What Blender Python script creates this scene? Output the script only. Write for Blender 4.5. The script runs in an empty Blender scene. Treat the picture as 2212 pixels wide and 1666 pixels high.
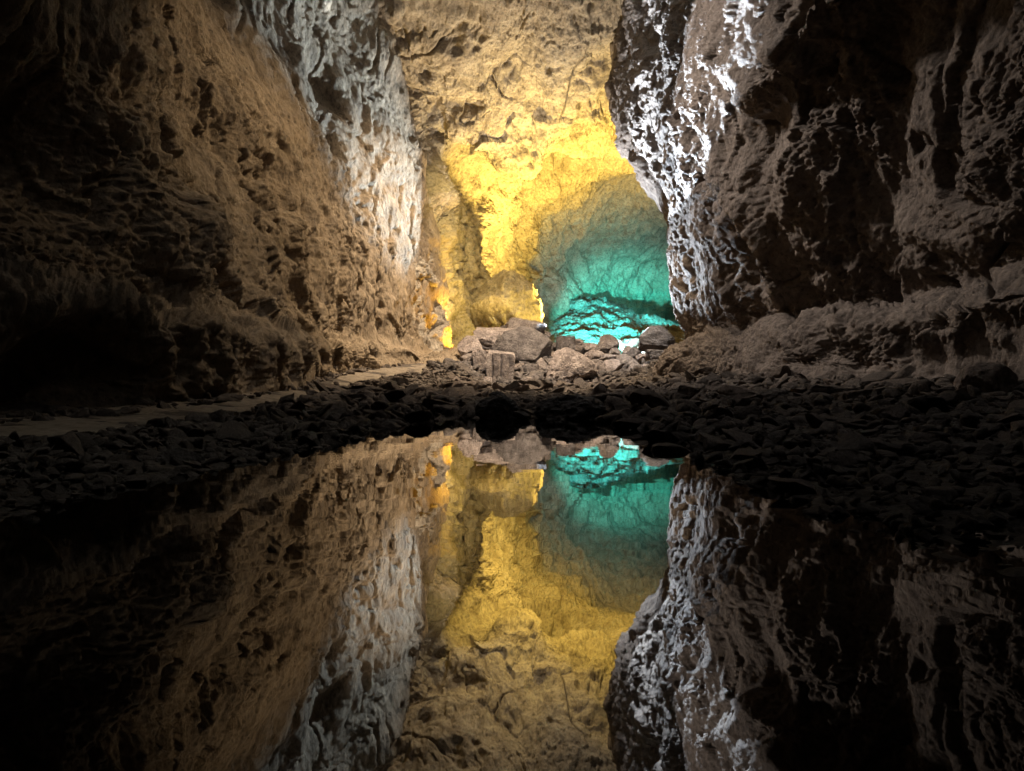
import bpy, bmesh, math, random
import numpy as np
from mathutils import Vector, noise as mnoise

# ------------------------------------------------------------------ camera, world, lamps, exposure
sc = bpy.context.scene
COL = sc.collection
CAM_H = 0.16
FPX, CX, HY = 1536.0, 1106.0, 840.0      # focal length, centre column and horizon row on a 2212 px wide frame

def P(px, py, d):
    return ((px - CX) / FPX * d, d, CAM_H + (HY - py) / FPX * d)

cam = bpy.data.cameras.new('camera')
camo = bpy.data.objects.new('camera', cam); COL.objects.link(camo)
camo.location = (0, 0, CAM_H); camo.rotation_euler = (math.radians(90), 0, 0)
cam.sensor_fit = 'HORIZONTAL'; cam.sensor_width = 36.0; cam.lens = 36.0 * FPX / 2212.0
cam.shift_y = (HY - 833.0) / 2212.0
cam.clip_start = 0.05; cam.clip_end = 500
sc.camera = camo

w = bpy.data.worlds.new('World'); sc.world = w; w.use_nodes = True
w.node_tree.nodes['Background'].inputs[0].default_value = (0.5, 0.42, 0.36, 1)
w.node_tree.nodes['Background'].inputs[1].default_value = 0.0008

sc.view_settings.view_transform = 'Standard'; sc.view_settings.look = 'None'
sc.view_settings.exposure = 0.0; sc.view_settings.gamma = 1.0
sc.render.engine = 'CYCLES'
sc.cycles.use_denoising = True
sc.cycles.caustics_reflective = False; sc.cycles.caustics_refractive = False
sc.cycles.max_bounces = 5; sc.cycles.diffuse_bounces = 4; sc.cycles.glossy_bounces = 3
sc.cycles.sample_clamp_indirect = 4.0

def lamp(name, loc, energy, color, radius=0.08, target=None, cone=None, blend=0.2):
    l = bpy.data.lights.new(name, 'SPOT' if cone else 'POINT')
    l.energy = energy; l.color = color; l.shadow_soft_size = radius
    o = bpy.data.objects.new(name, l); COL.objects.link(o); o.location = loc
    if cone:
        l.spot_size = math.radians(cone); l.spot_blend = blend
        o.rotation_euler = (Vector(target) - Vector(loc)).to_track_quat('-Z', 'Y').to_euler()
    return o

# cool white floods hidden behind the crest of the pile
FL = (1.1, 17.6, 1.22)
lamp('cool_flood_left', P(1330, 768, 17.8), 14000, (0.60, 0.79, 1.0), 0.06, (-3.84, 11.86, 5.75), 36, 0.8)
lamp('cool_flood_vault', FL, 25000, (0.68, 0.83, 1.0), 0.03, (0.55, 9.9, 7.25), 54, 0.05)
lamp('cool_flood_vault', FL, 52000, (0.68, 0.83, 1.0), 0.03, (2.75, 8.6, 4.8), 13, 0.15)
lamp('cool_flood_edge', (0.8, 17.6, 1.12), 7000, (0.74, 0.86, 1.0), 0.03, (2.45, 15.6, 4.5), 30, 0.5)
lamp('cool_flood_foot', (1.35, 17.6, 1.2), 11000, (0.70, 0.84, 1.0), 0.04, (3.3, 13.9, 2.3), 36, 0.5)
lamp('cool_lamp', (1.15, 12.7, 7.1), 2600, (0.85, 0.92, 1.0), 0.05, (2.75, 15.1, 0.9), 17, 0.8)
# floods behind the boulder pile
lamp('yellow_flood', (1.6, 18.2, 1.17), 420, (1.0, 0.70, 0.13), 0.1, P(1060, 600, 20), 120, 0.6)
lamp('gold_flood', P(1021, 762, 17.1), 700, (1.0, 0.70, 0.20), 0.06, (-1.3, 18.3, 5.5), 110, 0.8)
lamp('gold_overhead_fill', (0.2, 13.5, 7.25), 2300, (1.0, 0.76, 0.30), 0.1, (-1.1, 18.6, 3.6), 46, 1.0)  # added overhead out of frame, fills the dark strip of far left wall
lamp('yellow_vault_flood', P(1250, 745, 19.5), 9500, (1.0, 0.69, 0.15), 0.1, P(1200, 345, 21.3), 108, 1.0)
lamp('warm_vault_flood', (1.1, 17.6, 1.17), 3100, (1.0, 0.86, 0.70), 0.1, (-0.2, 15.2, 7.8), 84, 1.0)
# amber lamp at the foot of the far left wall
lamp('amber_lamp', P(1021, 772, 17.0), 420, (1.0, 0.50, 0.03), 0.06, (-1.9, 16.5, 2.0), 120, 0.4)
# teal floods in the far chamber
lamp('teal_flood', P(1260, 758, 20.5), 16000, (0.08, 1.0, 0.88), 0.1, P(1300, 735, 26), 42, 1.0)
lamp('teal_glow', P(1395, 765, 22.5), 1350, (0.72, 1.0, 0.98), 0.1, P(1340, 620, 30), 110, 1.0)
# unseen fill lights, added to lift rock that the floods leave dim
lamp('warm_bounce_fill', (1.3, 12.8, 7.4), 6600, (1.0, 0.78, 0.54), 0.3, (-0.8, 13.6, 0.4), 92, 1.0)  # stands in for warm light bounced down off the lit ceiling
lamp('warm_side_fill', (0.5, 9.6, 6.2), 1150, (1.0, 0.75, 0.47), 0.15, (-2.8, 8.2, 1.4), 82, 1.0)  # added to brighten the middle of the left wall
lamp('teal_side_fill', (6.95, 27.5, 3.3), 420, (0.12, 1.0, 0.9), 0.1, (3.6, 30, 3.6), 140, 1.0)  # added teal fill behind the right wall, for the slope's dark band
lamp('near_fill', (-0.3, 2.2, 2.4), 17, (0.95, 0.95, 0.84), 0.1, (-0.9, 1.6, 0), 60, 1.0)  # added so the near left bank shows faintly
lamp('near_fill', (0.4, 2.4, 2.5), 15, (0.95, 0.93, 0.95), 0.1, (1.0, 2.0, 0), 66, 1.0)  # the same added fill for the near right bank
lamp('mid_fill', (0.2, 6.0, 4.8), 170, (1.0, 0.90, 0.84), 0.15, (0.4, 6.6, 0), 96, 1.0)  # added above the gravel to make the banks visible
lamp('pile_fill', (-0.3, 11.8, 7.0), 2300, (1.0, 0.91, 0.84), 0.08, (0.5, 15.2, 0.7), 42, 1.0)  # added overhead fill for the fronts of the boulders
lamp('side_fill', (-1.2, 11.2, 7.1), 2600, (1.0, 0.88, 0.78), 0.3, (3.2, 8.7, 3.0), 68, 1.0)  # added fill across the pool for the dim right wall

# ------------------------------------------------------------------ noise
_rng = np.random.RandomState(7)
_perm = np.tile(_rng.permutation(256), 3)
_grad = _rng.normal(size=(256, 3)); _grad /= np.linalg.norm(_grad, axis=1)[:, None]

def pn(p):
    """gradient noise in about -1..1 for an (n,3) array"""
    pi = np.floor(p).astype(np.int64); pf = p - pi
    pi &= 255
    u = pf * pf * pf * (pf * (pf * 6 - 15) + 10)
    res = np.zeros(len(p))
    for dx in (0, 1):
        wx = u[:, 0] if dx else 1 - u[:, 0]
        hx = _perm[pi[:, 0] + dx]
        for dy in (0, 1):
            wy = u[:, 1] if dy else 1 - u[:, 1]
            hy = _perm[hx + pi[:, 1] + dy]
            for dz in (0, 1):
                wz = u[:, 2] if dz else 1 - u[:, 2]
                g = _grad[_perm[hy + pi[:, 2] + dz]]
                res += wx * wy * wz * (g[:, 0] * (pf[:, 0] - dx) + g[:, 1] * (pf[:, 1] - dy) + g[:, 2] * (pf[:, 2] - dz))
    return res * 1.7

def fbm(p, f, octs, gain=0.5, seed=0.0, lac=2.03):
    r = np.zeros(len(p)); a = 1.0
    for k in range(octs):
        r += a * pn(p * f + seed + k * 17.31); f *= lac; a *= gain
    return r

def ridged(p, f, octs, gain=0.5, seed=0.0):
    r = np.zeros(len(p)); a = 1.0
    for k in range(octs):
        r += a * (1 - 2 * np.abs(pn(p * f + seed + k * 11.7))); f *= 2.1; a *= gain
    return r

def billow(p, f, octs, gain=0.5, seed=0.0):
    r = np.zeros(len(p)); a = 1.0
    for k in range(octs):
        r += a * (2.6 * np.abs(pn(p * f + seed + k * 11.7)) - 0.75); f *= 2.1; a *= gain
    return r

_cj = _rng.uniform(size=(256, 3)); _cg = _rng.normal(size=(256, 3))
def facets(p, f, seed=0.0):
    """angular fracture faces: each cell carries its own tilted plane; returns height (about -1..1) and groove 0..1"""
    q = p * f + seed; pi = np.floor(q).astype(np.int64); n = len(q)
    b1 = np.full(n, 1e9); b2 = np.full(n, 1e9); idb = np.zeros(n, np.int64); cb = np.zeros((n, 3))
    for dx in (-1, 0, 1):
        for dy in (-1, 0, 1):
            for dz in (-1, 0, 1):
                c = pi + (dx, dy, dz); cm = c & 255
                h = _perm[_perm[_perm[cm[:, 0]] + cm[:, 1]] + cm[:, 2]]
                ctr = c + _cj[h]
                d = ((q - ctr) ** 2).sum(1)
                m = d < b1
                b2 = np.where(m, b1, np.minimum(b2, d)); b1 = np.where(m, d, b1)
                idb = np.where(m, h, idb); cb = np.where(m[:, None], ctr, cb)
    ht = ((q - cb) * _cg[idb]).sum(1) * 0.8 + _cg[(idb + 7) & 255][:, 0] * 0.35
    gr = 1 - np.clip((np.sqrt(b2) - np.sqrt(b1)) / 0.10, 0, 1)
    return ht, gr

def par(fn, p):
    from concurrent.futures import ThreadPoolExecutor
    ch = np.array_split(p, max(1, len(p) // 20000))
    with ThreadPoolExecutor(4) as ex:
        return np.concatenate(list(ex.map(fn, ch)))

def sst(a, b, x):
    t = np.clip((x - a) / (b - a), 0, 1); return t * t * (3 - 2 * t)

# ------------------------------------------------------------------ materials
def rock_mat(name, c1, c2, c3, scale=1.0, bump=0.6, rough=0.92, stretch=(1, 1, 1), stain=0.75, coord='Object', bdist=0.03, spec=0.2, vary=0.0):
    m = bpy.data.materials.new(name); m.use_nodes = True
    nt = m.node_tree; N = nt.nodes; L = nt.links
    b = N['Principled BSDF']
    tc = N.new('ShaderNodeTexCoord'); mp = N.new('ShaderNodeMapping')
    mp.inputs['Scale'].default_value = stretch
    L.new(tc.outputs[coord], mp.inputs[0])
    def noi(s, det, r=0.6, dist=0.0):
        n = N.new('ShaderNodeTexNoise'); n.inputs['Scale'].default_value = s * scale
        n.inputs['Detail'].default_value = det; n.inputs['Roughness'].default_value = r
        n.inputs['Distortion'].default_value = dist
        L.new(mp.outputs[0], n.inputs['Vector']); return n
    def ramp(src, stops):
        r = N.new('ShaderNodeValToRGB')
        while len(r.color_ramp.elements) < len(stops): r.color_ramp.elements.new(0.5)
        for e, (p_, c) in zip(r.color_ramp.elements, stops):
            e.position = p_; e.color = (*c, 1) if len(c) == 3 else c
        L.new(src, r.inputs[0]); return r
    def mix(fac, a, bb, mode='MIX'):
        x = N.new('ShaderNodeMix'); x.data_type = 'RGBA'; x.blend_type = mode
        if isinstance(fac, float): x.inputs[0].default_value = fac
        else: L.new(fac, x.inputs[0])
        L.new(a, x.inputs[6]); L.new(bb, x.inputs[7]); return x
    big = noi(0.5, 5, 0.6, 0.4); mid = noi(3.3, 9, 0.68, 0.2); fine = noi(17, 8, 0.75)
    r1 = ramp(big.outputs[0], [(0.36, c1), (0.62, c2)])
    r2 = ramp(mid.outputs[0], [(0.36, c3), (0.52, c1), (0.66, c2)])
    mx = mix(0.6, r1.outputs[0], r2.outputs[0])
    rf = ramp(fine.outputs[0], [(0.36, (0.25,) * 3), (0.46, (0.85,) * 3), (0.66, (1.35,) * 3)])
    mx2 = mix(stain, mx.outputs[2], rf.outputs[0], 'MULTIPLY')
    out = mx2.outputs[2]
    if vary:
        oi = N.new('ShaderNodeObjectInfo')
        rv = ramp(oi.outputs['Random'], [(0, (1 - vary,) * 3), (0.5, (1, 0.97, 0.93)), (1, (1 + vary, 1 + vary * .85, 1 + vary * .75))])
        out = mix(1.0, out, rv.outputs[0], 'MULTIPLY').outputs[2]
    L.new(out, b.inputs['Base Color'])
    b.inputs['Roughness'].default_value = rough
    b.inputs['Specular IOR Level'].default_value = spec
    # bump: rough grain, small pits
    pit = N.new('ShaderNodeTexVoronoi'); pit.inputs['Scale'].default_value = 9 * scale
    L.new(mp.outputs[0], pit.inputs['Vector'])
    pr = N.new('ShaderNodeMapRange'); pr.inputs[1].default_value = 0.0; pr.inputs[2].default_value = 0.45
    pr.interpolation_type = 'SMOOTHSTEP'
    L.new(pit.outputs['Distance'], pr.inputs[0])
    a1 = N.new('ShaderNodeMath'); a1.operation = 'MULTIPLY_ADD'; a1.inputs[1].default_value = 1.0
    L.new(fine.outputs[0], a1.inputs[0]); L.new(mid.outputs[0], a1.inputs[2])
    a2 = N.new('ShaderNodeMath'); a2.operation = 'MULTIPLY_ADD'; a2.inputs[1].default_value = 0.25
    L.new(pr.outputs[0], a2.inputs[0]); L.new(a1.outputs[0], a2.inputs[2])
    bp = N.new('ShaderNodeBump'); bp.inputs['Strength'].default_value = bump; bp.inputs['Distance'].default_value = bdist * 3
    L.new(a2.outputs[0], bp.inputs['Height']); L.new(bp.outputs[0], b.inputs['Normal'])
    return m

M_left = rock_mat('ochre_lava_rock', (0.230, 0.173, 0.112), (0.317, 0.252, 0.176), (0.108, 0.083, 0.061), 1.0, 0.7, stretch=(1, 1, 0.7))
M_far = rock_mat('pale_lava_rock', (0.328, 0.281, 0.218), (0.406, 0.359, 0.289), (0.172, 0.133, 0.094), 0.8, 0.7)
M_right = rock_mat('dark_basalt', (0.17, 0.14, 0.12), (0.24, 0.20, 0.17), (0.07, 0.055, 0.05), 1.0, 0.8)
M_teal = rock_mat('grey_lava_rock', (0.288, 0.272, 0.256), (0.384, 0.368, 0.352), (0.096, 0.088, 0.080), 0.7, 0.8)
M_boulder = rock_mat('boulder_rock', (0.22, 0.188, 0.17), (0.40, 0.35, 0.315), (0.06, 0.05, 0.046), 1.8, 1.0, vary=0.45)
M_bank = rock_mat('bank_rock', (0.125, 0.103, 0.09), (0.20, 0.17, 0.145), (0.05, 0.042, 0.036), 2.0, 0.7, vary=0.4)
M_wet = rock_mat('wet_rock', (0.035, 0.028, 0.025), (0.06, 0.05, 0.042), (0.018, 0.015, 0.013), 2.0, 0.8, rough=0.7, spec=0.3)
M_ground = rock_mat('gravel_ground', (0.12, 0.10, 0.085), (0.19, 0.16, 0.135), (0.05, 0.042, 0.036), 2.5, 0.9)
M_path = rock_mat('packed_earth', (0.20, 0.165, 0.125), (0.28, 0.235, 0.18), (0.12, 0.10, 0.075), 1.5, 0.6, stain=0.6)

def water_mat():
    m = bpy.data.materials.new('still_water'); m.use_nodes = True
    nt = m.node_tree; N = nt.nodes; L = nt.links; b = N['Principled BSDF']
    b.inputs['Base Color'].default_value = (0.0015, 0.0016, 0.0012, 1)
    b.inputs['Roughness'].default_value = 0.012
    b.inputs['IOR'].default_value = 2.1
    tc = N.new('ShaderNodeTexCoord'); mp = N.new('ShaderNodeMapping'); mp.inputs['Scale'].default_value = (1.0, 0.6, 1)
    L.new(tc.outputs['Object'], mp.inputs[0])
    n = N.new('ShaderNodeTexNoise'); n.inputs['Scale'].default_value = 7; n.inputs['Detail'].default_value = 3
    L.new(mp.outputs[0], n.inputs['Vector'])
    bp = N.new('ShaderNodeBump'); bp.inputs['Strength'].default_value = 0.05; bp.inputs['Distance'].default_value = 0.01
    L.new(n.outputs[0], bp.inputs['Height']); L.new(bp.outputs[0], b.inputs['Normal'])
    return m
M_water = water_mat()

# ------------------------------------------------------------------ mesh helpers
def grid_mesh(name, V, nr, nc, mat, flip=False):
    me = bpy.data.meshes.new(name)
    idx = np.arange(nr * nc).reshape(nr, nc)
    q = np.stack([idx[:-1, :-1], idx[:-1, 1:], idx[1:, 1:], idx[1:, :-1]], -1).reshape(-1, 4)
    if flip: q = q[:, ::-1]
    me.vertices.add(len(V)); me.vertices.foreach_set('co', V.astype(np.float32).ravel())
    me.loops.add(q.size); me.loops.foreach_set('vertex_index', q.astype(np.int32).ravel())
    me.polygons.add(len(q)); me.polygons.foreach_set('loop_start', np.arange(0, q.size, 4, dtype=np.int32))
    me.update(calc_edges=True)
    me.polygons.foreach_set('use_smooth', np.ones(len(q), dtype=bool))
    me.materials.append(mat)
    o = bpy.data.objects.new(name, me); COL.objects.link(o)
    return o

def cr_sample(C, counts):
    """Catmull-Rom along axis 0 of an (n, ..., 3) array, counts[i] samples in segment i"""
    n = len(C); out = []
    for i in range(n - 1):
        p0 = C[max(i - 1, 0)] if i > 0 else 2 * C[0] - C[1]
        p3 = C[i + 2] if i + 2 < n else 2 * C[-1] - C[-2]
        p1, p2 = C[i], C[i + 1]
        last = i == n - 2
        for t in np.linspace(0, 1, counts[i] + (1 if last else 0), endpoint=last):
            out.append(0.5 * ((2 * p1) + (-p0 + p2) * t + (2 * p0 - 5 * p1 + 4 * p2 - p3) * t * t + (-p0 + 3 * p1 - 3 * p2 + p3) * t ** 3))
    return np.array(out)

def pxlen(A):
    d = np.maximum(A[..., 1], 1.0)
    px = np.stack([A[..., 0] / d * 711, (A[..., 2] - CAM_H) / d * 711], -1)
    return px

WSTEP = 0.028
def loft(C, res, maxn=1400):
    """C (rows, cols, 3) control points -> dense grid of about `res` render pixels a cell"""
    C = np.array(C, float)
    px = pxlen(C)
    lr = np.linalg.norm(np.diff(px, axis=0), axis=2).mean(1)
    q = 1.35 / res; vis = (np.abs(px[..., 0]) < 640) & (np.abs(px[..., 1]) < 480)
    vr = vis.any(1); vr = vr[:-1] | vr[1:]; vc = vis.any(0); vc = vc[:-1] | vc[1:]
    lw = np.linalg.norm(np.diff(C, axis=0), axis=2).mean(1)
    lc = np.linalg.norm(np.diff(px, axis=1), axis=2).mean(0)
    lw2 = np.linalg.norm(np.diff(C, axis=1), axis=2).mean(0)
    cr = np.where(vr, np.maximum(lr / res, lw / WSTEP * q), lw / 0.12); cc = np.where(vc, np.maximum(lc / res, lw2 / WSTEP * q), lw2 / 0.12)
    cr = np.maximum(4, cr.astype(int)); cc = np.maximum(4, cc.astype(int))
    print('grid', cr.sum(), cc.sum())
    A = cr_sample(C, cr)
    B = cr_sample(np.swapaxes(A, 0, 1), cc)
    G = np.swapaxes(B, 0, 1)
    return G

def grid_normals(G):
    du = np.gradient(G, axis=1); dv = np.gradient(G, axis=0)
    n = np.cross(du, dv); n /= np.linalg.norm(n, axis=2)[..., None] + 1e-9
    return n

def toward(G, n, c):
    s = np.sign(((np.array(c) - G) * n).sum(-1).mean())
    return n * s

def rough_wall(G, centre, big=0.3, mid=0.12, small=0.035, pits=0.12, crack=0.08, streak=(1, 1, 0.8), seed=0.0, pitf=0.9, amp=None, extra=None):
    n = toward(G, grid_normals(G), centre)
    sh = G.shape; p = G.reshape(-1, 3); nn = n.reshape(-1, 3)
    st = np.array(streak)
    def field(p):
        q = p + 0.25 * np.stack([pn(p * 0.8 + 5 + seed), pn(p * 0.8 + 25 + seed), pn(p * 0.8 + 45 + seed)], -1)
        d = big * fbm(q, 0.42, 3, 0.5, seed)
        patch = 0.45 + 0.75 * sst(-0.35, 0.45, pn(q * 0.55 + seed + 200))     # rough and smooth patches
        w1 = q + 0.10 * np.stack([pn(p * 3.1 + 7), pn(p * 3.1 + 27), pn(p * 3.1 + 47)], -1)
        h1, g1 = facets(w1 * st, 1.1, seed + 3)
        h2, g2 = facets(w1 * st, 3.3, seed + 5)
        m2 = sst(-0.3, 0.3, pn(q * 0.8 + seed + 220))                             # broken against smooth stretches
        d += mid * (0.42 * h1 + 0.45 * billow(q * st, 0.9, 2, 0.5, seed + 3) + 0.5 * fbm(q * st, 1.9, 3, 0.5, seed + 9))
        d += mid * m2 * (0.20 * h2 - 0.10 * g2) - mid * 0.22 * g1 * m2
        d += small * patch * (fbm(q * st, 5.0, 5, 0.6, seed + 13) + 0.35 * billow(q, 14, 2, 0.6, seed + 31))
        a = pn(q * st * pitf + seed + 60) + 0.35 * pn(q * 3.5 + seed + 70)
        d -= pits * sst(0.40, 0.66, a)
        b = pn(q * st * pitf * 3.3 + seed + 80) + 0.3 * pn(q * 9 + seed + 90)
        d -= pits * 0.5 * sst(0.46, 0.62, b) * patch
        c = pn(q * np.array((0.7, 0.7, 0.4)) + seed + 100)
        gate = sst(-0.1, 0.3, pn(q * 0.9 + seed + 140))
        d -= crack * np.exp(-(c / 0.016) ** 2) * gate
        if extra is not None: d += extra(p, q)
        return d
    d = par(field, p)
    if amp is not None: d = d * amp.ravel()
    return (p + nn * d[:, None]).reshape(sh)

def tag(o, label=None, cat=None, group=None, kind=None):
    if label: o['label'] = label
    if cat: o['category'] = cat
    if group: o['group'] = group
    if kind: o['kind'] = kind
    return o

def wall(name, C, res, centre, mat, label=None, **kw):
    G = loft(C, res)
    G = rough_wall(G, centre, **kw)
    n = grid_normals(G)
    flip = ((np.array(centre) - G) * n).sum(-1).mean() > 0
    o = grid_mesh(name, G.reshape(-1, 3), G.shape[0], G.shape[1], mat, flip=not flip)
    tag(o, kind='structure')
    if label: o['label'] = label
    return o

def cols(cs):
    """list of columns, each a list of (px,py,d) -> array rows x cols x 3"""
    A = np.array([[P(*t) for t in c] for c in cs])
    return np.swapaxes(A, 0, 1)

RES = 1.35
def dents(lst):
    def f(p, q):
        d = 0
        for px, py, dd, r, sx_, dep in lst:
            c = np.array(P(px, py, dd))
            k = (q - c + 0.12 * pn(p * 2.2)[:, None]) / np.array((r * sx_, r * 1.6, r))
            d = d - dep * np.exp(-(k ** 2).sum(1) ** 1.5)
        return d
    return f
DENTS_LEFT = [(475, 265, 6.9, .42, .7, .35), (620, 395, 8.4, .34, .8, .4), (575, 440, 7.6, .2, .5, .25), (350, 230, 5.0, .33, .8, .25),
              (60, 250, 3.2, .45, 1, .3), (720, 190, 11.6, .35, 1.0, .3), (715, 330, 11.4, .2, .8, .25), (250, 780, 3.0, .3, 1.5, .15), (120, 800, 2.7, .3, 1.5, .15),
              (450, 480, 5.4, .4, .7, -.15), (330, 560, 4.6, .4, .8, -.15)]
# ------------------------------------------------------------------ left wall: base, ledge, ribbed vault; its last columns turn away from the camera
left = cols([
 [(-1500,1500,1.20),(-1500,1250,1.20),(-1500,900,1.27),(-1500,500,1.27),(-1500,350,1.50),(-1500,0,1.65),(-1500,-300,1.58),(-1500,-700,1.42),(-1500,-1300,1.20)],
 [(-350,1080,1.94),(-350,960,1.94),(-350,800,1.94),(-350,650,2.05),(-350,570,2.34),(-350,360,2.45),(-350,150,2.39),(-350,-60,2.22),(-350,-400,1.94)],
 [(0,1010,2.40),(0,920,2.40),(0,790,2.40),(0,645,2.50),(0,592,2.95),(0,410,3.15),(0,200,3.15),(0,0,3.0),(0,-1300,2.5)],
 [(200,980,2.95),(200,905,2.95),(200,800,2.95),(220,662,3.05),(230,612,3.65),(205,420,3.85),(190,200,3.85),(180,0,3.7),(170,-1100,3.1)],
 [(430,950,3.7),(430,880,3.7),(430,805,3.7),(440,698,3.9),(430,655,4.7),(400,480,5.0),(330,240,4.9),(270,0,4.6),(220,-800,4.0)],
 [(600,920,5.6),(600,857,5.6),(600,805,5.7),(610,735,5.9),(590,700,6.9),(560,520,7.2),(480,270,6.9),(370,0,6.3),(320,-300,5.8)],
 [(710,890,9),(710,828,9.1),(715,790,9.2),(725,748,9.6),(720,715,10.5),(730,560,10.6),(660,330,9.6),(460,0,8.2),(400,-300,7.5)],
 [(800,850,11.6),(800,802,11.8),(800,778,11.9),(808,750,12.1),(800,722,12.6),(805,560,12.6),(750,330,11.8),(600,0,10.2),(540,-300,9.4)],
 [(870,840,12.8),(870,792,13),(872,772,13.1),(880,750,13.3),(868,725,13.9),(862,560,13.8),(825,330,13.3),(735,0,12.4),(690,-300,11.6)],
 [(960,840,14),(960,788,14.1),(955,770,14.3),(948,750,14.6),(905,735,15),(893,560,14.9),(876,330,14.6),(832,0,13.8),(790,-300,13.2)],
 [(1010,840,15.5),(1010,785,15.8),(1000,768,16.2),(990,752,17),(960,735,17.3),(955,560,17.0),(905,330,16.8),(815,0,17),(770,-300,16.5)],
])
wall('cave_wall', left, RES, (0, 8, 2.5), M_left, 'ochre rough lava wall along the path', big=0.16, mid=0.10, small=0.035, pits=0.12, crack=0.16, extra=dents(DENTS_LEFT), seed=1.0)

# ------------------------------------------------------------------ far chamber wall and vault
xs = [700, 800, 870, 940, 1000, 1080, 1160, 1240, 1310, 1400, 1500, 1650]
rows_far = [   # y per column, depth per column
 (840, [13.5,14.2,15.0,16.2,18.0,21,24,27,29,31,32,33], 0),
 (740, [13.8,14.4,15.2,16.4,18.2,21.5,25,28,30.5,32,33,34], 0),
 (640, [14,14.6,15.4,16.7,18.6,22,26,29.5,31.5,32.5,33,33], 0),
 (560, [14.2,14.8,15.6,17.0,19.2,22.5,26.5,29.5,31,31.5,31.5,31], 0),
 (490, [14.4,15,15.9,17.4,19.5,22.2,25.2,27.6,29,29.5,29.5,29], 0),
 (420, [14.7,15.4,16.3,17.8,19.4,21.2,23,24.6,25.6,26,26,26], 0),
 (350, [14.8,15.5,16.4,17.8,18.8,19.9,21.2,22.2,22.8,23,23,23], [40,30,0,-50,-40,0,0,0,0,0,0,0]),
 (322, [14.8,15.6,16.4,17.6,17.9,18.7,19.5,20,20.3,20.5,20.5,20], [40,30,0,-60,-45,8,3,3,5,0,0,0]),
 (240, [15.2,16,16.6,17.2,17.4,17.6,17.9,18,18.2,18.4,18.4,18], [30,20,0,-30,-20,0,0,0,0,0,0,0]),
 (120, [14.8,15.4,15.8,16.0,16.1,16.2,16.3,16.3,16.4,16.5,16.5,16], 0),
 (0,   [14.4,14.7,14.9,15,15,15,15,15,15,15,15,15], 0),
 (-300,[12.5,12.3,12.2,12,12,12,12,12,12,12,12,12], 0),
 (-900,[9,9,9,9,9,9,9,9,9,9,9,9], 0),
]
far = np.array([[P(x, y + (dy[i] if dy else 0), d[i]) for i, x in enumerate(xs)] for y, d, dy in rows_far])
wall('cave_ceiling', far, RES, (1, 14, 2.0), M_far, 'yellow lit vault and wall of the far chamber', big=0.38, mid=0.17, small=0.045, pits=0.14, crack=0.16, streak=(1, .8, .8), seed=11.0, extra=dents([(1225, 368, 22, .55, 1.9, 1.2), (1110, 330, 19.5, .5, 1.5, -.5), (985, 275, 18, .5, 1.2, -.5), (1350, 430, 26, .8, 1.5, .5), (940, 420, 17.5, .5, .6, -.3)]))

# ------------------------------------------------------------------ right buttress and wall
right = cols([
 [(1520,860,21),(1520,830,21),(1520,800,21),(1520,770,21),(1515,740,21),(1510,640,21),(1500,480,21.5),(1440,280,22),(1420,130,22),(1440,-20,21),(1460,-300,19)],
 [(1415,860,13.4),(1415,815,13.4),(1422,790,13.4),(1440,762,13.7),(1482,735,14.8),(1466,640,15.2),(1440,480,15.8),(1342,290,16.6),(1322,130,16.8),(1345,-20,15.6),(1350,-300,13.2)],
 [(1480,870,11.6),(1480,818,11.6),(1490,788,11.6),(1510,748,11.9),(1526,718,12.6),(1500,640,12.8),(1462,480,13.3),(1410,290,13.7),(1400,130,13.7),(1450,-20,12.2),(1480,-300,10.2)],
 [(1600,885,9.8),(1600,825,9.8),(1610,782,9.8),(1620,725,10.1),(1620,692,10.8),(1585,600,10.7),(1520,440,10.4),(1515,290,9.9),(1610,160,8.0),(1750,-20,6.3),(1850,-300,5.4)],
 [(1760,905,7.8),(1760,830,7.8),(1770,785,7.9),(1780,705,7.8),(1780,676,8.8),(1750,580,8.5),(1700,430,8.2),(1710,270,7.9),(1790,100,6.9),(1870,-60,6.0),(1930,-300,5.2)],
 [(1950,930,6.2),(1950,835,6.2),(1960,780,6.3),(1970,680,6.1),(1970,642,7.1),(1960,540,6.9),(1950,400,6.7),(1950,240,6.5),(1970,60,6.2),(2000,-100,5.8),(2040,-300,5.3)],
 [(2212,960,4.7),(2212,845,4.7),(2212,765,4.8),(2212,608,4.6),(2212,568,5.5),(2212,470,5.2),(2212,350,5.1),(2212,200,5.0),(2212,20,4.8),(2212,-150,4.5),(2212,-300,4.2)],
 [(2700,1060,3.4),(2700,880,3.4),(2700,780,3.4),(2700,560,3.5),(2700,500,3.8),(2700,400,3.8),(2700,250,3.7),(2700,100,3.6),(2700,-100,3.4),(2700,-300,3.2),(2700,-600,2.9)],
 [(4200,1500,1.8),(4200,1150,1.8),(4200,900,1.8),(4200,500,1.8),(4200,400,2),(4200,200,2),(4200,0,2),(4200,-300,1.9),(4200,-600,1.8),(4200,-900,1.7),(4200,-1300,1.5)],
])
wall('cave_wall', right, RES, (0, 8, 2.5), M_right, 'dark basalt wall with a rounded foot along the right bank', big=0.15, mid=0.11, small=0.042, pits=0.12, crack=0.18, seed=23.0, streak=(1, 1, 0.9))

# ------------------------------------------------------------------ roof above the picture and rear of the cave (seen only by the light and from a step aside)
roof = [[(-4.5 + 11 * j / 5.0, y, z + 0.7 * math.sin(j * 1.3)) for j in range(6)] for (y, z) in ((-5, 0.2), (-4, 4.5), (0, 6.4), (4, 8.2), (8, 9.6), (12.5, 10.4))]
wall('cave_roof', roof, 6, (0, 5, 2), M_right, 'dark rock roof above the pool', big=0.4, mid=0.15, small=0.03, seed=37.0)

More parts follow.
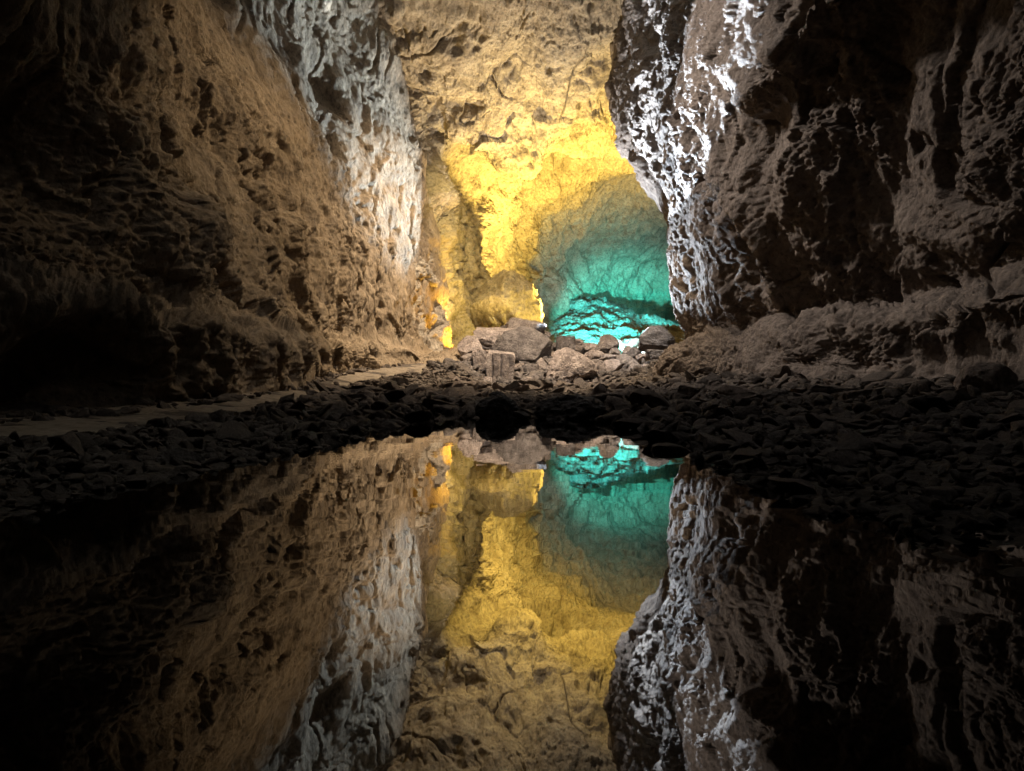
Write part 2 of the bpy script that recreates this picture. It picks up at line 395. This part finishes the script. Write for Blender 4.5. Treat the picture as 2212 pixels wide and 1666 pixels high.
# ------------------------------------------------------------------ ground sheet: pool basin, banks, mound
def ip(y, ys, vs): return np.interp(y, ys, vs)
def shoreL(y): return ip(y, [-4, 0.6, 1.3, 1.73, 3.0, 3.6, 3.9, 4.15], [-0.75, -0.64, -0.64, -0.58, -0.54, -0.42, -0.2, 0.3])
def shoreR(y): return ip(y, [-4, 0.6, 1.23, 1.8, 2.7, 3.3, 3.8, 4.15], [0.55, 0.43, 0.41, 0.47, 0.56, 0.52, 0.42, 0.3])
PY = [-4, 1, 2.7, 4.6, 7.7, 10, 12, 13.5, 15, 17]
def pathz(y): return ip(y, PY, [0.03, 0.03, 0.035, 0.065, 0.13, 0.28, 0.43, 0.53, 0.60, 0.62])
def pathout(y): return ip(y, PY, [-1.12, -1.12, -1.14, -1.34, -1.95, -1.80, -1.42, -1.05, -0.92, -0.9])
def pathin(y): return ip(y, [-4, 2.3, 2.9, 3.6, 5.5, 9, 11.5, 13, 14, 17], [-1.62, -1.62, -1.62, -1.58, -1.85, -2.35, -2.32, -2.05, -1.5, -1.4])
def flatz(y): return ip(y, [4.1, 4.5, 7, 10, 13.5], [0.0, 0.022, 0.04, 0.075, 0.15])
def ground_z(x, y):
    sl, sr = shoreL(y), shoreR(y)
    po, pz = pathout(y), pathz(y)
    fz = np.where(y > 4.1, flatz(y), 0)
    slc = np.where(y > 4.0, -0.42, sl); src = np.where(y > 4.0, np.interp(y, [4, 13], [0.42, 1.9]), sr)
    tl = np.clip((slc - x) / np.maximum(slc - po, 0.05), 0, 1)
    zl = fz + (pz - fz) * tl ** 0.8
    zl = zl + 0.09 * np.clip((po - x) / np.maximum(po - pathin(y), 0.1), 0, 1) * np.clip(y / 8, 0.25, 1) + 0.2 * sst(0, 1.5, pathin(y) - x)
    zb = ip(y, [0, 4.7, 6.2, 7.8, 9.8, 11.5, 13.5], [0.12, 0.16, 0.20, 0.24, 0.31, 0.40, 0.55])
    zr = fz + (zb - fz) * np.clip((x - src) / np.maximum(3.0 - src, 0.2), 0, 1.3) ** 0.85
    z = np.where(x < slc, zl, np.where(x > src, zr, fz))
    basin = np.minimum(x - sl, sr - x)
    z = np.where((basin > 0) & (y < 4.15), -0.3 * sst(0, 0.35, basin), z)
    # mound of rubble closing the gravel flat
    crest = ip(x, [-2.5, -1.2, -0.4, 0.3, 1.2, 2.4, 3.2, 4.5], [0.55, 0.58, 0.92, 1.10, 1.0, 0.83, 0.83, 0.88])
    m = crest * (1 - 0.45 * sst(16.8, 19.5, y))
    k = sst(13.3, 16.6, y)
    return z * (1 - k) + m * k

def namp(y): return np.clip(y / 9.0, 0.12, 1.0)
gx = np.concatenate([np.linspace(-9, -3, 30, endpoint=False), np.linspace(-3, -1.3, 90, endpoint=False), np.linspace(-1.3, 1.5, 420, endpoint=False), np.linspace(1.5, 4.5, 150), np.linspace(4.6, 14, 50)])
gy = np.concatenate([np.linspace(-5, 0.4, 60, endpoint=False), np.geomspace(0.4, 18, 900), np.linspace(18.1, 42, 120)])
GX, GY = np.meshgrid(gx, gy)
GZ = ground_z(GX.ravel(), GY.ravel())
gp = np.stack([GX.ravel(), GY.ravel(), GZ], -1)
onpath = sst(0.05, -0.1, gp[:, 0] - pathout(gp[:, 1])) * sst(-0.1, 0.05, gp[:, 0] - pathin(gp[:, 1]))
onpath = np.where(gp[:, 1] < 15.5, onpath, 0)
def gfield(p):
    a_ = namp(p[:, 1])
    f = np.stack([p[:, 0], p[:, 1], p[:, 2] * 0.3], -1)
    fn = f / a_[:, None] ** 0.5
    h, g = facets(f, 3.0, 4.0)
    h2, g2 = facets(f, 9.0, 14.0)
    return a_ * (0.045 * fbm(f, 1.4, 3, 0.5, 8.0) + 0.03 * h - 0.02 * g) + np.minimum(a_, 0.5) * (0.022 * h2 - 0.012 * g2) + 0.006 * fbm(f, 18, 3, 0.6, 1.0)
gp[:, 2] += par(gfield, gp) * (1 - 0.9 * onpath)
o = grid_mesh('ground', gp, len(gy), len(gx), M_ground); tag(o, 'uneven rubble covered ground around the pool', kind='structure')

# path: ribbon draped a little above the ground
py_ = np.geomspace(0.5, 15.2, 500); tt = np.linspace(0, 1, 30)
PYY, TT = np.meshgrid(py_, tt, indexing='ij')
a = pathout(PYY) - 0.03 + 0.05 * pn(np.stack([PYY.ravel() * 2.3, PYY.ravel() * 0, PYY.ravel() * 0 + 3], -1)).reshape(PYY.shape)
b = pathin(PYY) - 0.1
PX = a + (b - a) * TT
pp = np.stack([PX.ravel(), PYY.ravel(), pathz(PYY.ravel()) + 0.09 * TT.ravel() * np.clip(PYY.ravel() / 8, 0.25, 1)], -1)
fl = np.stack([pp[:, 0], pp[:, 1], 0 * pp[:, 0]], -1)
pp[:, 2] += (0.014 + 0.016 * fbm(fl, 2.2, 5, 0.6, 2.0)) * np.clip(pp[:, 1] / 6, 0.35, 1)
edge = 1 - np.abs(TT.ravel() * 2 - 1)
pp[:, 2] -= 0.04 * (1 - sst(0, 0.12, edge))
o = grid_mesh('path', pp, len(py_), len(tt), M_path); tag(o, 'trodden earth path below the left wall', kind='structure')

# water
wv = np.array([(-9, -5, 0), (9, -5, 0), (-9, 12.0, 0), (9, 12.0, 0)], float)
o = grid_mesh('water', wv, 2, 2, M_water); tag(o, 'still dark pool mirroring the cave', kind='structure')

# ------------------------------------------------------------------ teal rubble slope
sx = [1040, 1110, 1170, 1240, 1310, 1380, 1450, 1520, 1600]
rows_s = [
 (830, [21]*9, 0), (765, [23]*9, 0),
 (735, [24.6]*9, 0),
 (705, [26.5]*9, [20,10,0,0,0,0,10,20,25]),
 (675, [28.5]*9, [40,25,5,-3,0,12,30,45,50]),
 (648, [30.4]*9, [60,40,15,-6,5,30,50,70,75]),
 (655, [32]*9, [70,45,20,-6,8,36,58,76,80]),
 (690, [35]*9, [80,60,30,5,20,45,65,85,90]),
]
sl_ = np.array([[P(x, y + (dy[i] if dy else 0), d[i]) for i, x in enumerate(sx)] for y, d, dy in rows_s])
def slabs(p, q):
    s = q * np.array((0.55, 0.8, 1.6))
    return 0.15 * (np.round(pn(s * 1.1 + 3) * 4) / 4) + 0.12 * (np.round(pn(s * 2.3 + 13) * 3) / 3)
wall('rubble_slope', sl_, 1.1, (1, 15, 6), M_teal, 'teal lit slope of broken slabs in the far chamber', big=0.10, mid=0.12, small=0.04, pits=0.10, crack=0.15, seed=51.0, extra=slabs)

# ------------------------------------------------------------------ rocks
_ico = {}
def ico(sub):
    if sub not in _ico:
        bm = bmesh.new(); bmesh.ops.create_icosphere(bm, subdivisions=sub, radius=1.0)
        bm.verts.ensure_lookup_table()
        _ico[sub] = (np.array([v.co[:] for v in bm.verts]), [[v.index for v in f.verts] for f in bm.faces]); bm.free()
    return _ico[sub][0].copy(), _ico[sub][1]

def rock_verts(sub, planes, seed, cut=(0.5, 0.85), rough=0.05, boxy=False):
    V, F = ico(sub)
    r = np.random.RandomState(seed)
    if boxy:
        for ax in range(3):
            for s in (-1, 1):
                n = np.zeros(3); n[ax] = s; n += r.normal(size=3) * 0.10; n /= np.linalg.norm(n)
                k = V @ n - 0.62; V = V - np.maximum(k, 0)[:, None] * n
    for i in range(planes):
        n = r.normal(size=3); n /= np.linalg.norm(n); c = r.uniform(*cut)
        k = V @ n - c; V = V - np.maximum(k, 0)[:, None] * n * 0.94
    V = V / np.abs(V).max(0)
    s = seed * 3.7
    nrm = V / (np.linalg.norm(V, axis=1)[:, None] + 1e-6)
    d = rough * (1.4 * fbm(V, 1.6, 3, 0.5, s) + 0.9 * ridged(V, 3.1, 3, 0.55, s + 5) * 0.5 + 0.5 * fbm(V, 8, 3, 0.6, s + 9))
    return V + nrm * d[:, None], F

def mesh_from(name, V, F, mat):
    me = bpy.data.meshes.new(name); F = np.array(F)
    me.vertices.add(len(V)); me.vertices.foreach_set('co', V.astype(np.float32).ravel())
    me.loops.add(F.size); me.loops.foreach_set('vertex_index', F.astype(np.int32).ravel())
    me.polygons.add(len(F)); me.polygons.foreach_set('loop_start', np.arange(0, F.size, 3, dtype=np.int32))
    me.update(calc_edges=True)
    me.polygons.foreach_set('use_smooth', np.ones(len(F), dtype=bool))
    try: me.set_sharp_from_angle(angle=math.radians(38))
    except Exception: pass
    me.materials.append(mat); return me

def grain(V, dims, kind, seed):
    """shape features in metres on a scaled rock"""
    s = seed * 1.3
    if kind == 'layers':       # tilted bedding
        h = V[:, 2] * 1.0 - V[:, 0] * 0.22 + 0.03 * pn(V * 3 + s)
        k = np.abs(((h / 0.085) % 1.0) - 0.5) * 2
        low = sst(0.15, -0.25, V[:, 2] / dims[2])
        r = V / (np.linalg.norm(V, axis=1)[:, None] + 1e-6)
        V = V - r * (0.045 * sst(0.55, 1.0, k) * low)[:, None]
    if kind == 'ribs':         # vertical ribs
        h = V[:, 0] * 0.9 + V[:, 1] * 0.5 + 0.02 * pn(V * 4 + s)
        k = np.abs(((h / 0.16) % 1.0) - 0.5) * 2
        r = V * np.array((1, 1, 0)); r /= (np.linalg.norm(r, axis=1)[:, None] + 1e-6)
        V = V - r * (0.05 * sst(0.5, 1.0, k))[:, None]
    return V

BOULDER_BLOCKS = []
def boulder(px, py, w_, h_, d, label, name='boulder', mat=None, kind=None, seed=None, planes=9, rot=0, tilt=0, depth=None, group='boulders of the central pile', sub=5, boxy=False, rough=0.06):
    """a rock whose picture box is w_ x h_ px centred at px,py, standing d metres away"""
    k = d / FPX
    sx_, sz_ = w_ * k / 2 * 1.08, h_ * k / 2 * 1.08
    sy_ = (depth or 0.9) * (sx_ + sz_) / 2
    V, F = rock_verts(sub, planes, seed, rough=rough, boxy=boxy)
    V = V * np.array((sx_, sy_, sz_))
    V = grain(V, (sx_, sy_, sz_), kind, seed)
    c, s = math.cos(rot), math.sin(rot)
    if tilt:
        ct, st_ = math.cos(tilt), math.sin(tilt)
        V = np.stack([V[:, 0] * ct - V[:, 2] * st_, V[:, 1], V[:, 0] * st_ + V[:, 2] * ct], -1)
    me = mesh_from(name, V, F, mat or M_boulder)
    o = bpy.data.objects.new(name, me); COL.objects.link(o)
    o.location = P(px, py, d + sy_ * 0.5)
    tag(o, label, 'boulder' if name == 'boulder' else 'stone', group)
    BOULDER_BLOCKS.append((o.location.x, o.location.y, sx_, sy_))
    return o

def B(X, Y, W, H, d, label, **kw):      # measured on the close-up of the pile
    e = 1.14 if d > 13 else 1.0
    return boulder(965.1 + X * .2451, 672.3 + Y * .2451, W * .2451 * e, H * .2451 * e, d, label, **kw)

B(705, 165, 285, 230, 16.6, 'round reddish boulder topping the pile beside the teal slope', seed=1, planes=6, rough=0.07)
B(530, 175, 170, 80, 16.9, 'low dark rock just left of the round reddish top boulder', seed=2)
B(500, 262, 430, 215, 16.2, 'broad flat boulder with a sandy top below the round top boulder', seed=3, boxy=True, planes=5, tilt=-.05)
B(228, 335, 210, 215, 15.7, 'dark upright boulder at the left end of the pile by the path', seed=4, planes=8)
B(855, 245, 120, 125, 17.0, 'small yellow edged boulder right of the round top boulder', seed=5)
B(885, 305, 90, 60, 16.6, 'small flat stone under the yellow edged boulder', seed=6)
B(690, 395, 470, 400, 15.4, 'huge smooth slanting slab in the middle left of the pile', seed=8, planes=7, tilt=-.3)
B(330, 500, 170, 250, 14.8, 'dark blocky rock against the left side of the ribbed block', seed=9, boxy=True, planes=3)
B(478, 545, 215, 335, 14.2, 'tall block with vertical ribs standing at the front of the pile', seed=10, boxy=True, planes=1, kind='ribs', rough=0.03)
B(205, 435, 145, 110, 15.0, 'pale rounded boulder left of the ribbed block', seed=11)
B(215, 545, 140, 110, 14.7, 'squat brown boulder under the pale rounded one by the path end', seed=12)
B(275, 590, 130, 90, 14.3, 'knobbly pale stone left of the ribbed block foot', seed=13)
B(300, 650, 190, 130, 14.0, 'pale flat topped boulder at the left foot of the ribbed block', seed=14, boxy=True, planes=5)
B(635, 610, 135, 125, 14.4, 'rounded grey boulder just right of the ribbed block', seed=15)
B(650, 530, 130, 110, 14.9, 'dark rock in the hollow between ribbed block and slanting slab', seed=16, mat=M_bank)
B(750, 555, 130, 160, 14.7, 'pointed dark brown rock under the slanting slab', seed=17, planes=12)
B(1090, 545, 410, 370, 14.2, 'large boulder with tilted dark layers at the front of the pile', seed=18, planes=7, kind='layers', tilt=.12)
B(865, 540, 130, 230, 14.8, 'slanting rock leaning on the left of the layered boulder', seed=19, tilt=.35)
B(1050, 335, 150, 200, 15.9, 'tall pale block on the crest below the teal slope', seed=20, boxy=True, planes=4)
B(955, 320, 110, 90, 16.2, 'dark wedge rock left of the tall pale crest block', seed=21, mat=M_bank)
B(940, 390, 110, 80, 15.7, 'low brown rock below the dark crest wedge', seed=22)
B(1160, 300, 150, 80, 16.2, 'sharp white lit shard lying on the crest', seed=23, planes=12, tilt=-.4)
B(1150, 350, 120, 80, 15.9, 'dark stone under the white lit shard', seed=24, mat=M_bank)
B(1260, 320, 150, 70, 16.1, 'flat ochre stone on the crest right of the shard', seed=25)
B(1410, 310, 175, 160, 15.8, 'angular pale pink boulder on the crest right of centre', seed=26, planes=10)
B(1485, 370, 110, 75, 15.4, 'small brightly lit white stone below the pale pink boulder', seed=27)
B(1290, 395, 160, 90, 15.4, 'long striped stone above the layered boulder', seed=28, kind='layers')
B(1420, 410, 150, 80, 15.3, 'grey stone between the striped and the white lit stones', seed=29)
B(1590, 355, 80, 80, 15.7, 'small ochre stone left of the brown pair on the crest', seed=30)
B(1650, 380, 110, 100, 15.5, 'ochre brown stone left of the pale peaked boulder', seed=31)
B(1735, 415, 110, 80, 15.0, 'grey rubble stone below the pale peaked boulder', seed=32)
B(1815, 280, 310, 240, 15.2, 'pale peaked boulder lit white at the right end of the pile', seed=33, planes=11, tilt=-.1)
B(1850, 395, 150, 100, 14.6, 'flat grey block under the pale peaked boulder', seed=34, boxy=True, planes=3)
B(1310, 520, 170, 150, 14.8, 'rounded grey boulder right behind the layered boulder', seed=35)
B(1460, 520, 200, 150, 14.9, 'broad hollowed boulder right of the layered boulder', seed=36)
B(1545, 600, 130, 110, 14.4, 'leaning pale grey stone low on the right slope of the pile', seed=37)
B(1500, 655, 130, 100, 14.1, 'wedge of grey stone at the lower right of the pile', seed=38, tilt=.3)
B(1660, 500, 120, 90, 14.7, 'small grey stone halfway up the right slope of the pile', seed=39)
B(740, 640, 90, 100, 14.0, 'small ochre stone between the ribbed block and the layered boulder', seed=40)
B(830, 690, 120, 90, 13.8, 'ochre stone at the left foot of the layered boulder', seed=41)
B(800, 620, 90, 90, 14.1, 'small grey stone beside the leaning rock', seed=42)
B(650, 700, 180, 90, 13.8, 'flat ochre stone at the right foot of the ribbed block', seed=43)
B(750, 725, 110, 70, 13.7, 'low ochre stone above the gap of the two dark pool boulders', seed=44)
B(1110, 705, 150, 85, 13.8, 'low brown stone under the layered boulder', seed=45)
B(1275, 695, 150, 110, 13.9, 'dark brown wedge at the right foot of the layered boulder', seed=46, mat=M_bank)
B(1320, 765, 100, 60, 13.6, 'small light brown stone above the wide dark pool boulder', seed=47)
B(130, 690, 180, 90, 14.0, 'rounded stone below the path end left of the flat topped boulder', seed=48)
B(95, 775, 120, 120, 13.6, 'round brown stone near the waterline left of the dark pool boulder', seed=49)
B(240, 735, 170, 100, 13.7, 'brown stone below the pale flat topped boulder', seed=50)
B(30, 640, 130, 80, 14.2, 'grey stone tucked under the end of the path', seed=51)
B(450, 885, 350, 250, 3.75, 'black wet pointed boulder standing in the pool below the ribbed block', seed=52, mat=M_wet, planes=5, rough=0.07, group='dark boulders standing in the pool')
B(450, 790, 160, 150, 3.95, 'black wet knob rising behind the pointed pool boulder', seed=53, mat=M_wet, group='dark boulders standing in the pool')
B(1100, 900, 600, 300, 3.75, 'wide black wet boulder standing in the pool below the layered boulder', seed=157, mat=M_wet, planes=4, rough=0.08, depth=1.0, group='dark boulders standing in the pool')
B(660, 915, 150, 90, 3.6, 'low wet rock in the pool between the two black boulders', seed=55, mat=M_wet, group='dark boulders standing in the pool')
B(2010, 420, 200, 120, 13.9, 'grey stone half buried at the foot of the right buttress', seed=56, mat=M_bank)

for q, (X, Y, W, H, d, lab) in enumerate([
    (560, 745, 130, 95, 13.5, 'angular brown stone below the ribbed block'), (690, 775, 110, 80, 13.3, 'tan stone at the pile foot right of the ribbed block'),
    (840, 760, 130, 90, 13.3, 'grey wedge at the pile foot left of the layered boulder'), (985, 745, 150, 90, 13.5, 'low slab under the left corner of the layered boulder'),
    (1190, 765, 140, 85, 13.3, 'knobbly tan stone under the layered boulder'), (1400, 735, 140, 110, 13.6, 'brown block low on the pile right of the layered boulder'),
    (1520, 760, 120, 90, 13.3, 'split grey stone at the right foot of the pile'), (1620, 700, 130, 105, 13.6, 'tilted tan stone at the right foot of the pile'),
    (1725, 640, 130, 100, 13.9, 'grey stone where the pile meets the right buttress'), (1600, 470, 150, 110, 14.9, 'pale rubble block halfway down the right side of the pile'),
    (1735, 530, 140, 110, 14.6, 'broad grey stone below the peaked boulder near the buttress'), (385, 765, 140, 95, 13.4, 'dark brown stone at the left foot of the pile'),
    (1560, 430, 120, 90, 15.2, 'small pale block under the white lit stone'), (585, 660, 110, 90, 14.0, 'dark chunk wedged beside the ribbed block foot'),
    (930, 470, 120, 110, 14.9, 'pointed grey rock above the left end of the layered boulder')]):
    B(X, Y, W, H, d, lab, seed=90 + q, planes=11)

# yellow lit outcrop behind the pile
boulder(1084, 685, 160, 185, 19.2, 'rounded golden rock outcrop with a shadowed top behind the boulder pile', name='rock_outcrop', mat=M_far, seed=60, planes=2, depth=0.9, group=None, sub=6, rough=0.07)
bpy.data.objects['rock_outcrop']['category'] = 'rock outcrop'

# left bank and right bank: singled-out rocks
def R(px, py, w_, h_, d, label, **kw):
    kw.setdefault('mat', M_bank); kw.setdefault('group', 'larger stones on the banks')
    return boulder(px, py, w_, h_, d, label, name='stone', **kw)
R(383, 1006, 125, 70, 1.45, 'large pale slab lying on the near left bank', seed=70, planes=12, tilt=-.3, mat=M_boulder)
R(540, 985, 62, 42, 1.75, 'pale pointed stone on the left bank right of the large slab', seed=71, planes=12, tilt=-.3, mat=M_boulder)
R(560, 960, 74, 32, 2.05, 'flat grey stone above the pale pointed one on the left bank', seed=72, tilt=-.2)
R(1632, 1033, 64, 28, 1.25, 'pale pointed stone at the right edge of the water', seed=73, planes=12, mat=M_boulder)
R(1690, 1028, 60, 36, 1.3, 'dark pointed stone beside the pale one at the right waterline', seed=74, planes=12)
R(1800, 905, 66, 46, 2.9, 'light angular stone in the middle of the right bank', seed=75, mat=M_boulder)
R(1650, 872, 110, 54, 4.3, 'long pale slab on the upper right bank below the bench', seed=76, tilt=.3, mat=M_boulder)
R(1790, 858, 100, 54, 4.4, 'flat dark slab on the upper right bank', seed=77, boxy=True, planes=3)
R(1870, 872, 112, 64, 3.9, 'broad dark slab right of the flat slab on the right bank', seed=78, boxy=True, planes=3, tilt=.15)
R(2130, 845, 125, 110, 3.7, 'big dark rounded boulder at the top of the right bank', seed=79)
R(793, 787, 55, 34, 11.6, 'low dark rounded rock beside the path under the left bench', seed=80, mat=M_left)

# many stones of the banks and the mound
protos = []
for s in range(16):
    V, F = rock_verts(4, 8, 200 + s, cut=(0.22, 0.65), rough=0.06)
    fl_ = [(1, .85, .38), (1, .7, .5), (1, .8, .7), (1, .9, .3)][s % 4]
    protos.append(V * np.array(fl_))
rnd = random.Random(5)
def gz(x, y): return float(ground_z(np.array([x]), np.array([y]))[0])
pm = {}
def stone(x, y, size, label, group, mat, flat=0.0, name='stone'):
    i = rnd.randrange(16)
    key = (i, mat.name)
    if key not in pm:
        pm[key] = mesh_from('stone', protos[i], [list(f) for f in FACES4], mat)
    o = bpy.data.objects.new(name, pm[key]); COL.objects.link(o)
    o.location = (x, y, gz(x, y) + size * 0.28)
    o.scale = (size * rnd.uniform(.8, 1.25), size * rnd.uniform(.8, 1.2), size * rnd.uniform(.7, 1.1))
    o.rotation_euler = (rnd.gauss(0, .28), rnd.gauss(0, .28), rnd.uniform(0, 6.28))
    tag(o, label, 'stone', group)
    return o
_, FACES4 = rock_verts(4, 0, 1)
def zone(y, t):
    a_ = 'nearest the camera' if y < 1.6 else 'in the near half' if y < 3.2 else 'past the middle' if y < 6.5 else 'at the far end'
    b_ = 'at the waterline' if t < .2 else 'low' if t < .5 else 'high' if t < .78 else 'along the top edge'
    return b_, a_
def logy(a_, b_): return math.exp(rnd.uniform(math.log(a_), math.log(b_)))
def left_x(y, t):
    s0 = float(shoreL(y)) if y < 4.0 else -0.42
    return s0 + (float(pathout(y)) - s0) * t
def right_x(y, t):
    s0 = float(shoreR(y)) if y < 4.0 else float(np.interp(y, [4, 13], [0.42, 1.9]))
    e = min(3.2, 0.75 * y + 0.6)
    return s0 + (e - s0) * t
for n in range(105):
    y = logy(0.95, 12.5); t = rnd.uniform(-0.1, 1.0); z1, z2 = zone(y, t)
    stone(left_x(y, t), y, min(0.15, y * rnd.uniform(0.013, 0.034)), 'dark jagged stone ' + z1 + ' on the left bank ' + z2, 'stones heaped on the left bank', M_bank)
for n in range(120):
    y = logy(0.9, 12.0); t = rnd.random() ** 1.4 - 0.04; z1, z2 = zone(y, t)
    stone(right_x(y, t), y, min(0.17, y * rnd.uniform(0.013, 0.036)), 'dark flat stone ' + z1 + ' on the right bank ' + z2, 'flat stones on the right bank', M_bank)
for n in range(60):
    y = logy(4.3, 13.2) if n % 2 else logy(10, 13.8); x = rnd.uniform(-0.08, 0.13) * y
    stone(x, y, min(0.24, y * rnd.uniform(0.008, 0.019)), 'small stone on the gravel ' + ('behind the dark pool boulders' if y < 7 else 'at the foot of the boulder pile'), 'stones between pool and pile', M_boulder)

# rubble: uncountable small stuff
def rubble(name, pts, mat, label):
    Vs, Fs, off = [], [], 0
    base = [rock_verts(2, 7, 300 + k, cut=(0.2, .6), rough=.04)[0] for k in range(14)]
    F2 = np.array(rock_verts(2, 0, 1)[1])
    for (x, y, z, s) in pts:
        V = base[rnd.randrange(14)]
        a_, b_, c_ = rnd.uniform(0, 6.28), rnd.gauss(0, .4), rnd.gauss(0, .4)
        ca, sa = math.cos(a_), math.sin(a_)
        V = V * np.array((s * rnd.uniform(.9, 1.35), s * rnd.uniform(.5, .9), s * rnd.uniform(.25, .75)))
        V = np.stack([V[:, 0], V[:, 1] * math.cos(b_) - V[:, 2] * math.sin(b_), V[:, 1] * math.sin(b_) + V[:, 2] * math.cos(b_)], -1)
        V = np.stack([V[:, 0] * math.cos(c_) + V[:, 2] * math.sin(c_), V[:, 1], -V[:, 0] * math.sin(c_) + V[:, 2] * math.cos(c_)], -1)
        V = np.stack([V[:, 0] * ca - V[:, 1] * sa, V[:, 0] * sa + V[:, 1] * ca, V[:, 2]], -1) + np.array((x, y, z))
        Vs.append(V); Fs.append(F2 + off); off += len(V)
    V = np.concatenate(Vs); F = np.concatenate(Fs)
    me = bpy.data.meshes.new(name)
    me.vertices.add(len(V)); me.vertices.foreach_set('co', V.astype(np.float32).ravel())
    me.loops.add(F.size); me.loops.foreach_set('vertex_index', F.astype(np.int32).ravel())
    me.polygons.add(len(F)); me.polygons.foreach_set('loop_start', np.arange(0, F.size, 3, dtype=np.int32))
    me.update(calc_edges=True); me.materials.append(mat)
    o = bpy.data.objects.new(name, me); COL.objects.link(o)
    tag(o, label, 'rubble', kind='stuff')
pts = []
for k in range(1900):
    y = rnd.uniform(12.5, 17.2); x = rnd.uniform(-1.6, 4.3)
    s = rnd.uniform(0.02, 0.11) if rnd.random() < .8 else rnd.uniform(.1, .17)
    pts.append((x, y, gz(x, y) + s * .2, s))
rubble('rubble', pts, M_boulder, 'brown broken rubble filling the gaps of the central pile')
def small(y): return min(0.075, y * rnd.choice((0.003, 0.0045, 0.006, 0.009, 0.015)) * rnd.uniform(0.8, 1.3))
pts = []
for k in range(3600):
    y = logy(0.8, 13.3); x = left_x(y, rnd.uniform(-.12, 1.03)); s_ = small(y); pts.append((x, y, gz(x, y) + s_ * .3, s_))
for k in range(420):
    y = logy(1.2, 13); x = float(pathin(y)) + rnd.uniform(-.1, .1); s_ = small(y); pts.append((x, y, float(pathz(y)) + .09 * min(1, max(.25, y / 8)), s_))
rubble('rubble', pts, M_bank, 'small dark rubble along the left bank and path edge')
pts = []
for k in range(5200):
    y = logy(0.75, 13.3); x = right_x(y, rnd.uniform(-.05, 1.0)); s_ = small(y); pts.append((x, y, gz(x, y) + s_ * .3, s_))
rubble('rubble', pts, M_bank, 'small dark rubble covering the right bank')
pts = []
for k in range(1600):
    y = logy(4.1, 13.4); x = rnd.uniform(-0.1, 0.14) * y; s_ = small(y) * .8; pts.append((x, y, gz(x, y) + s_ * .3, s_))
rubble('rubble', pts, M_ground, 'loose gravel between the pool and the pile')
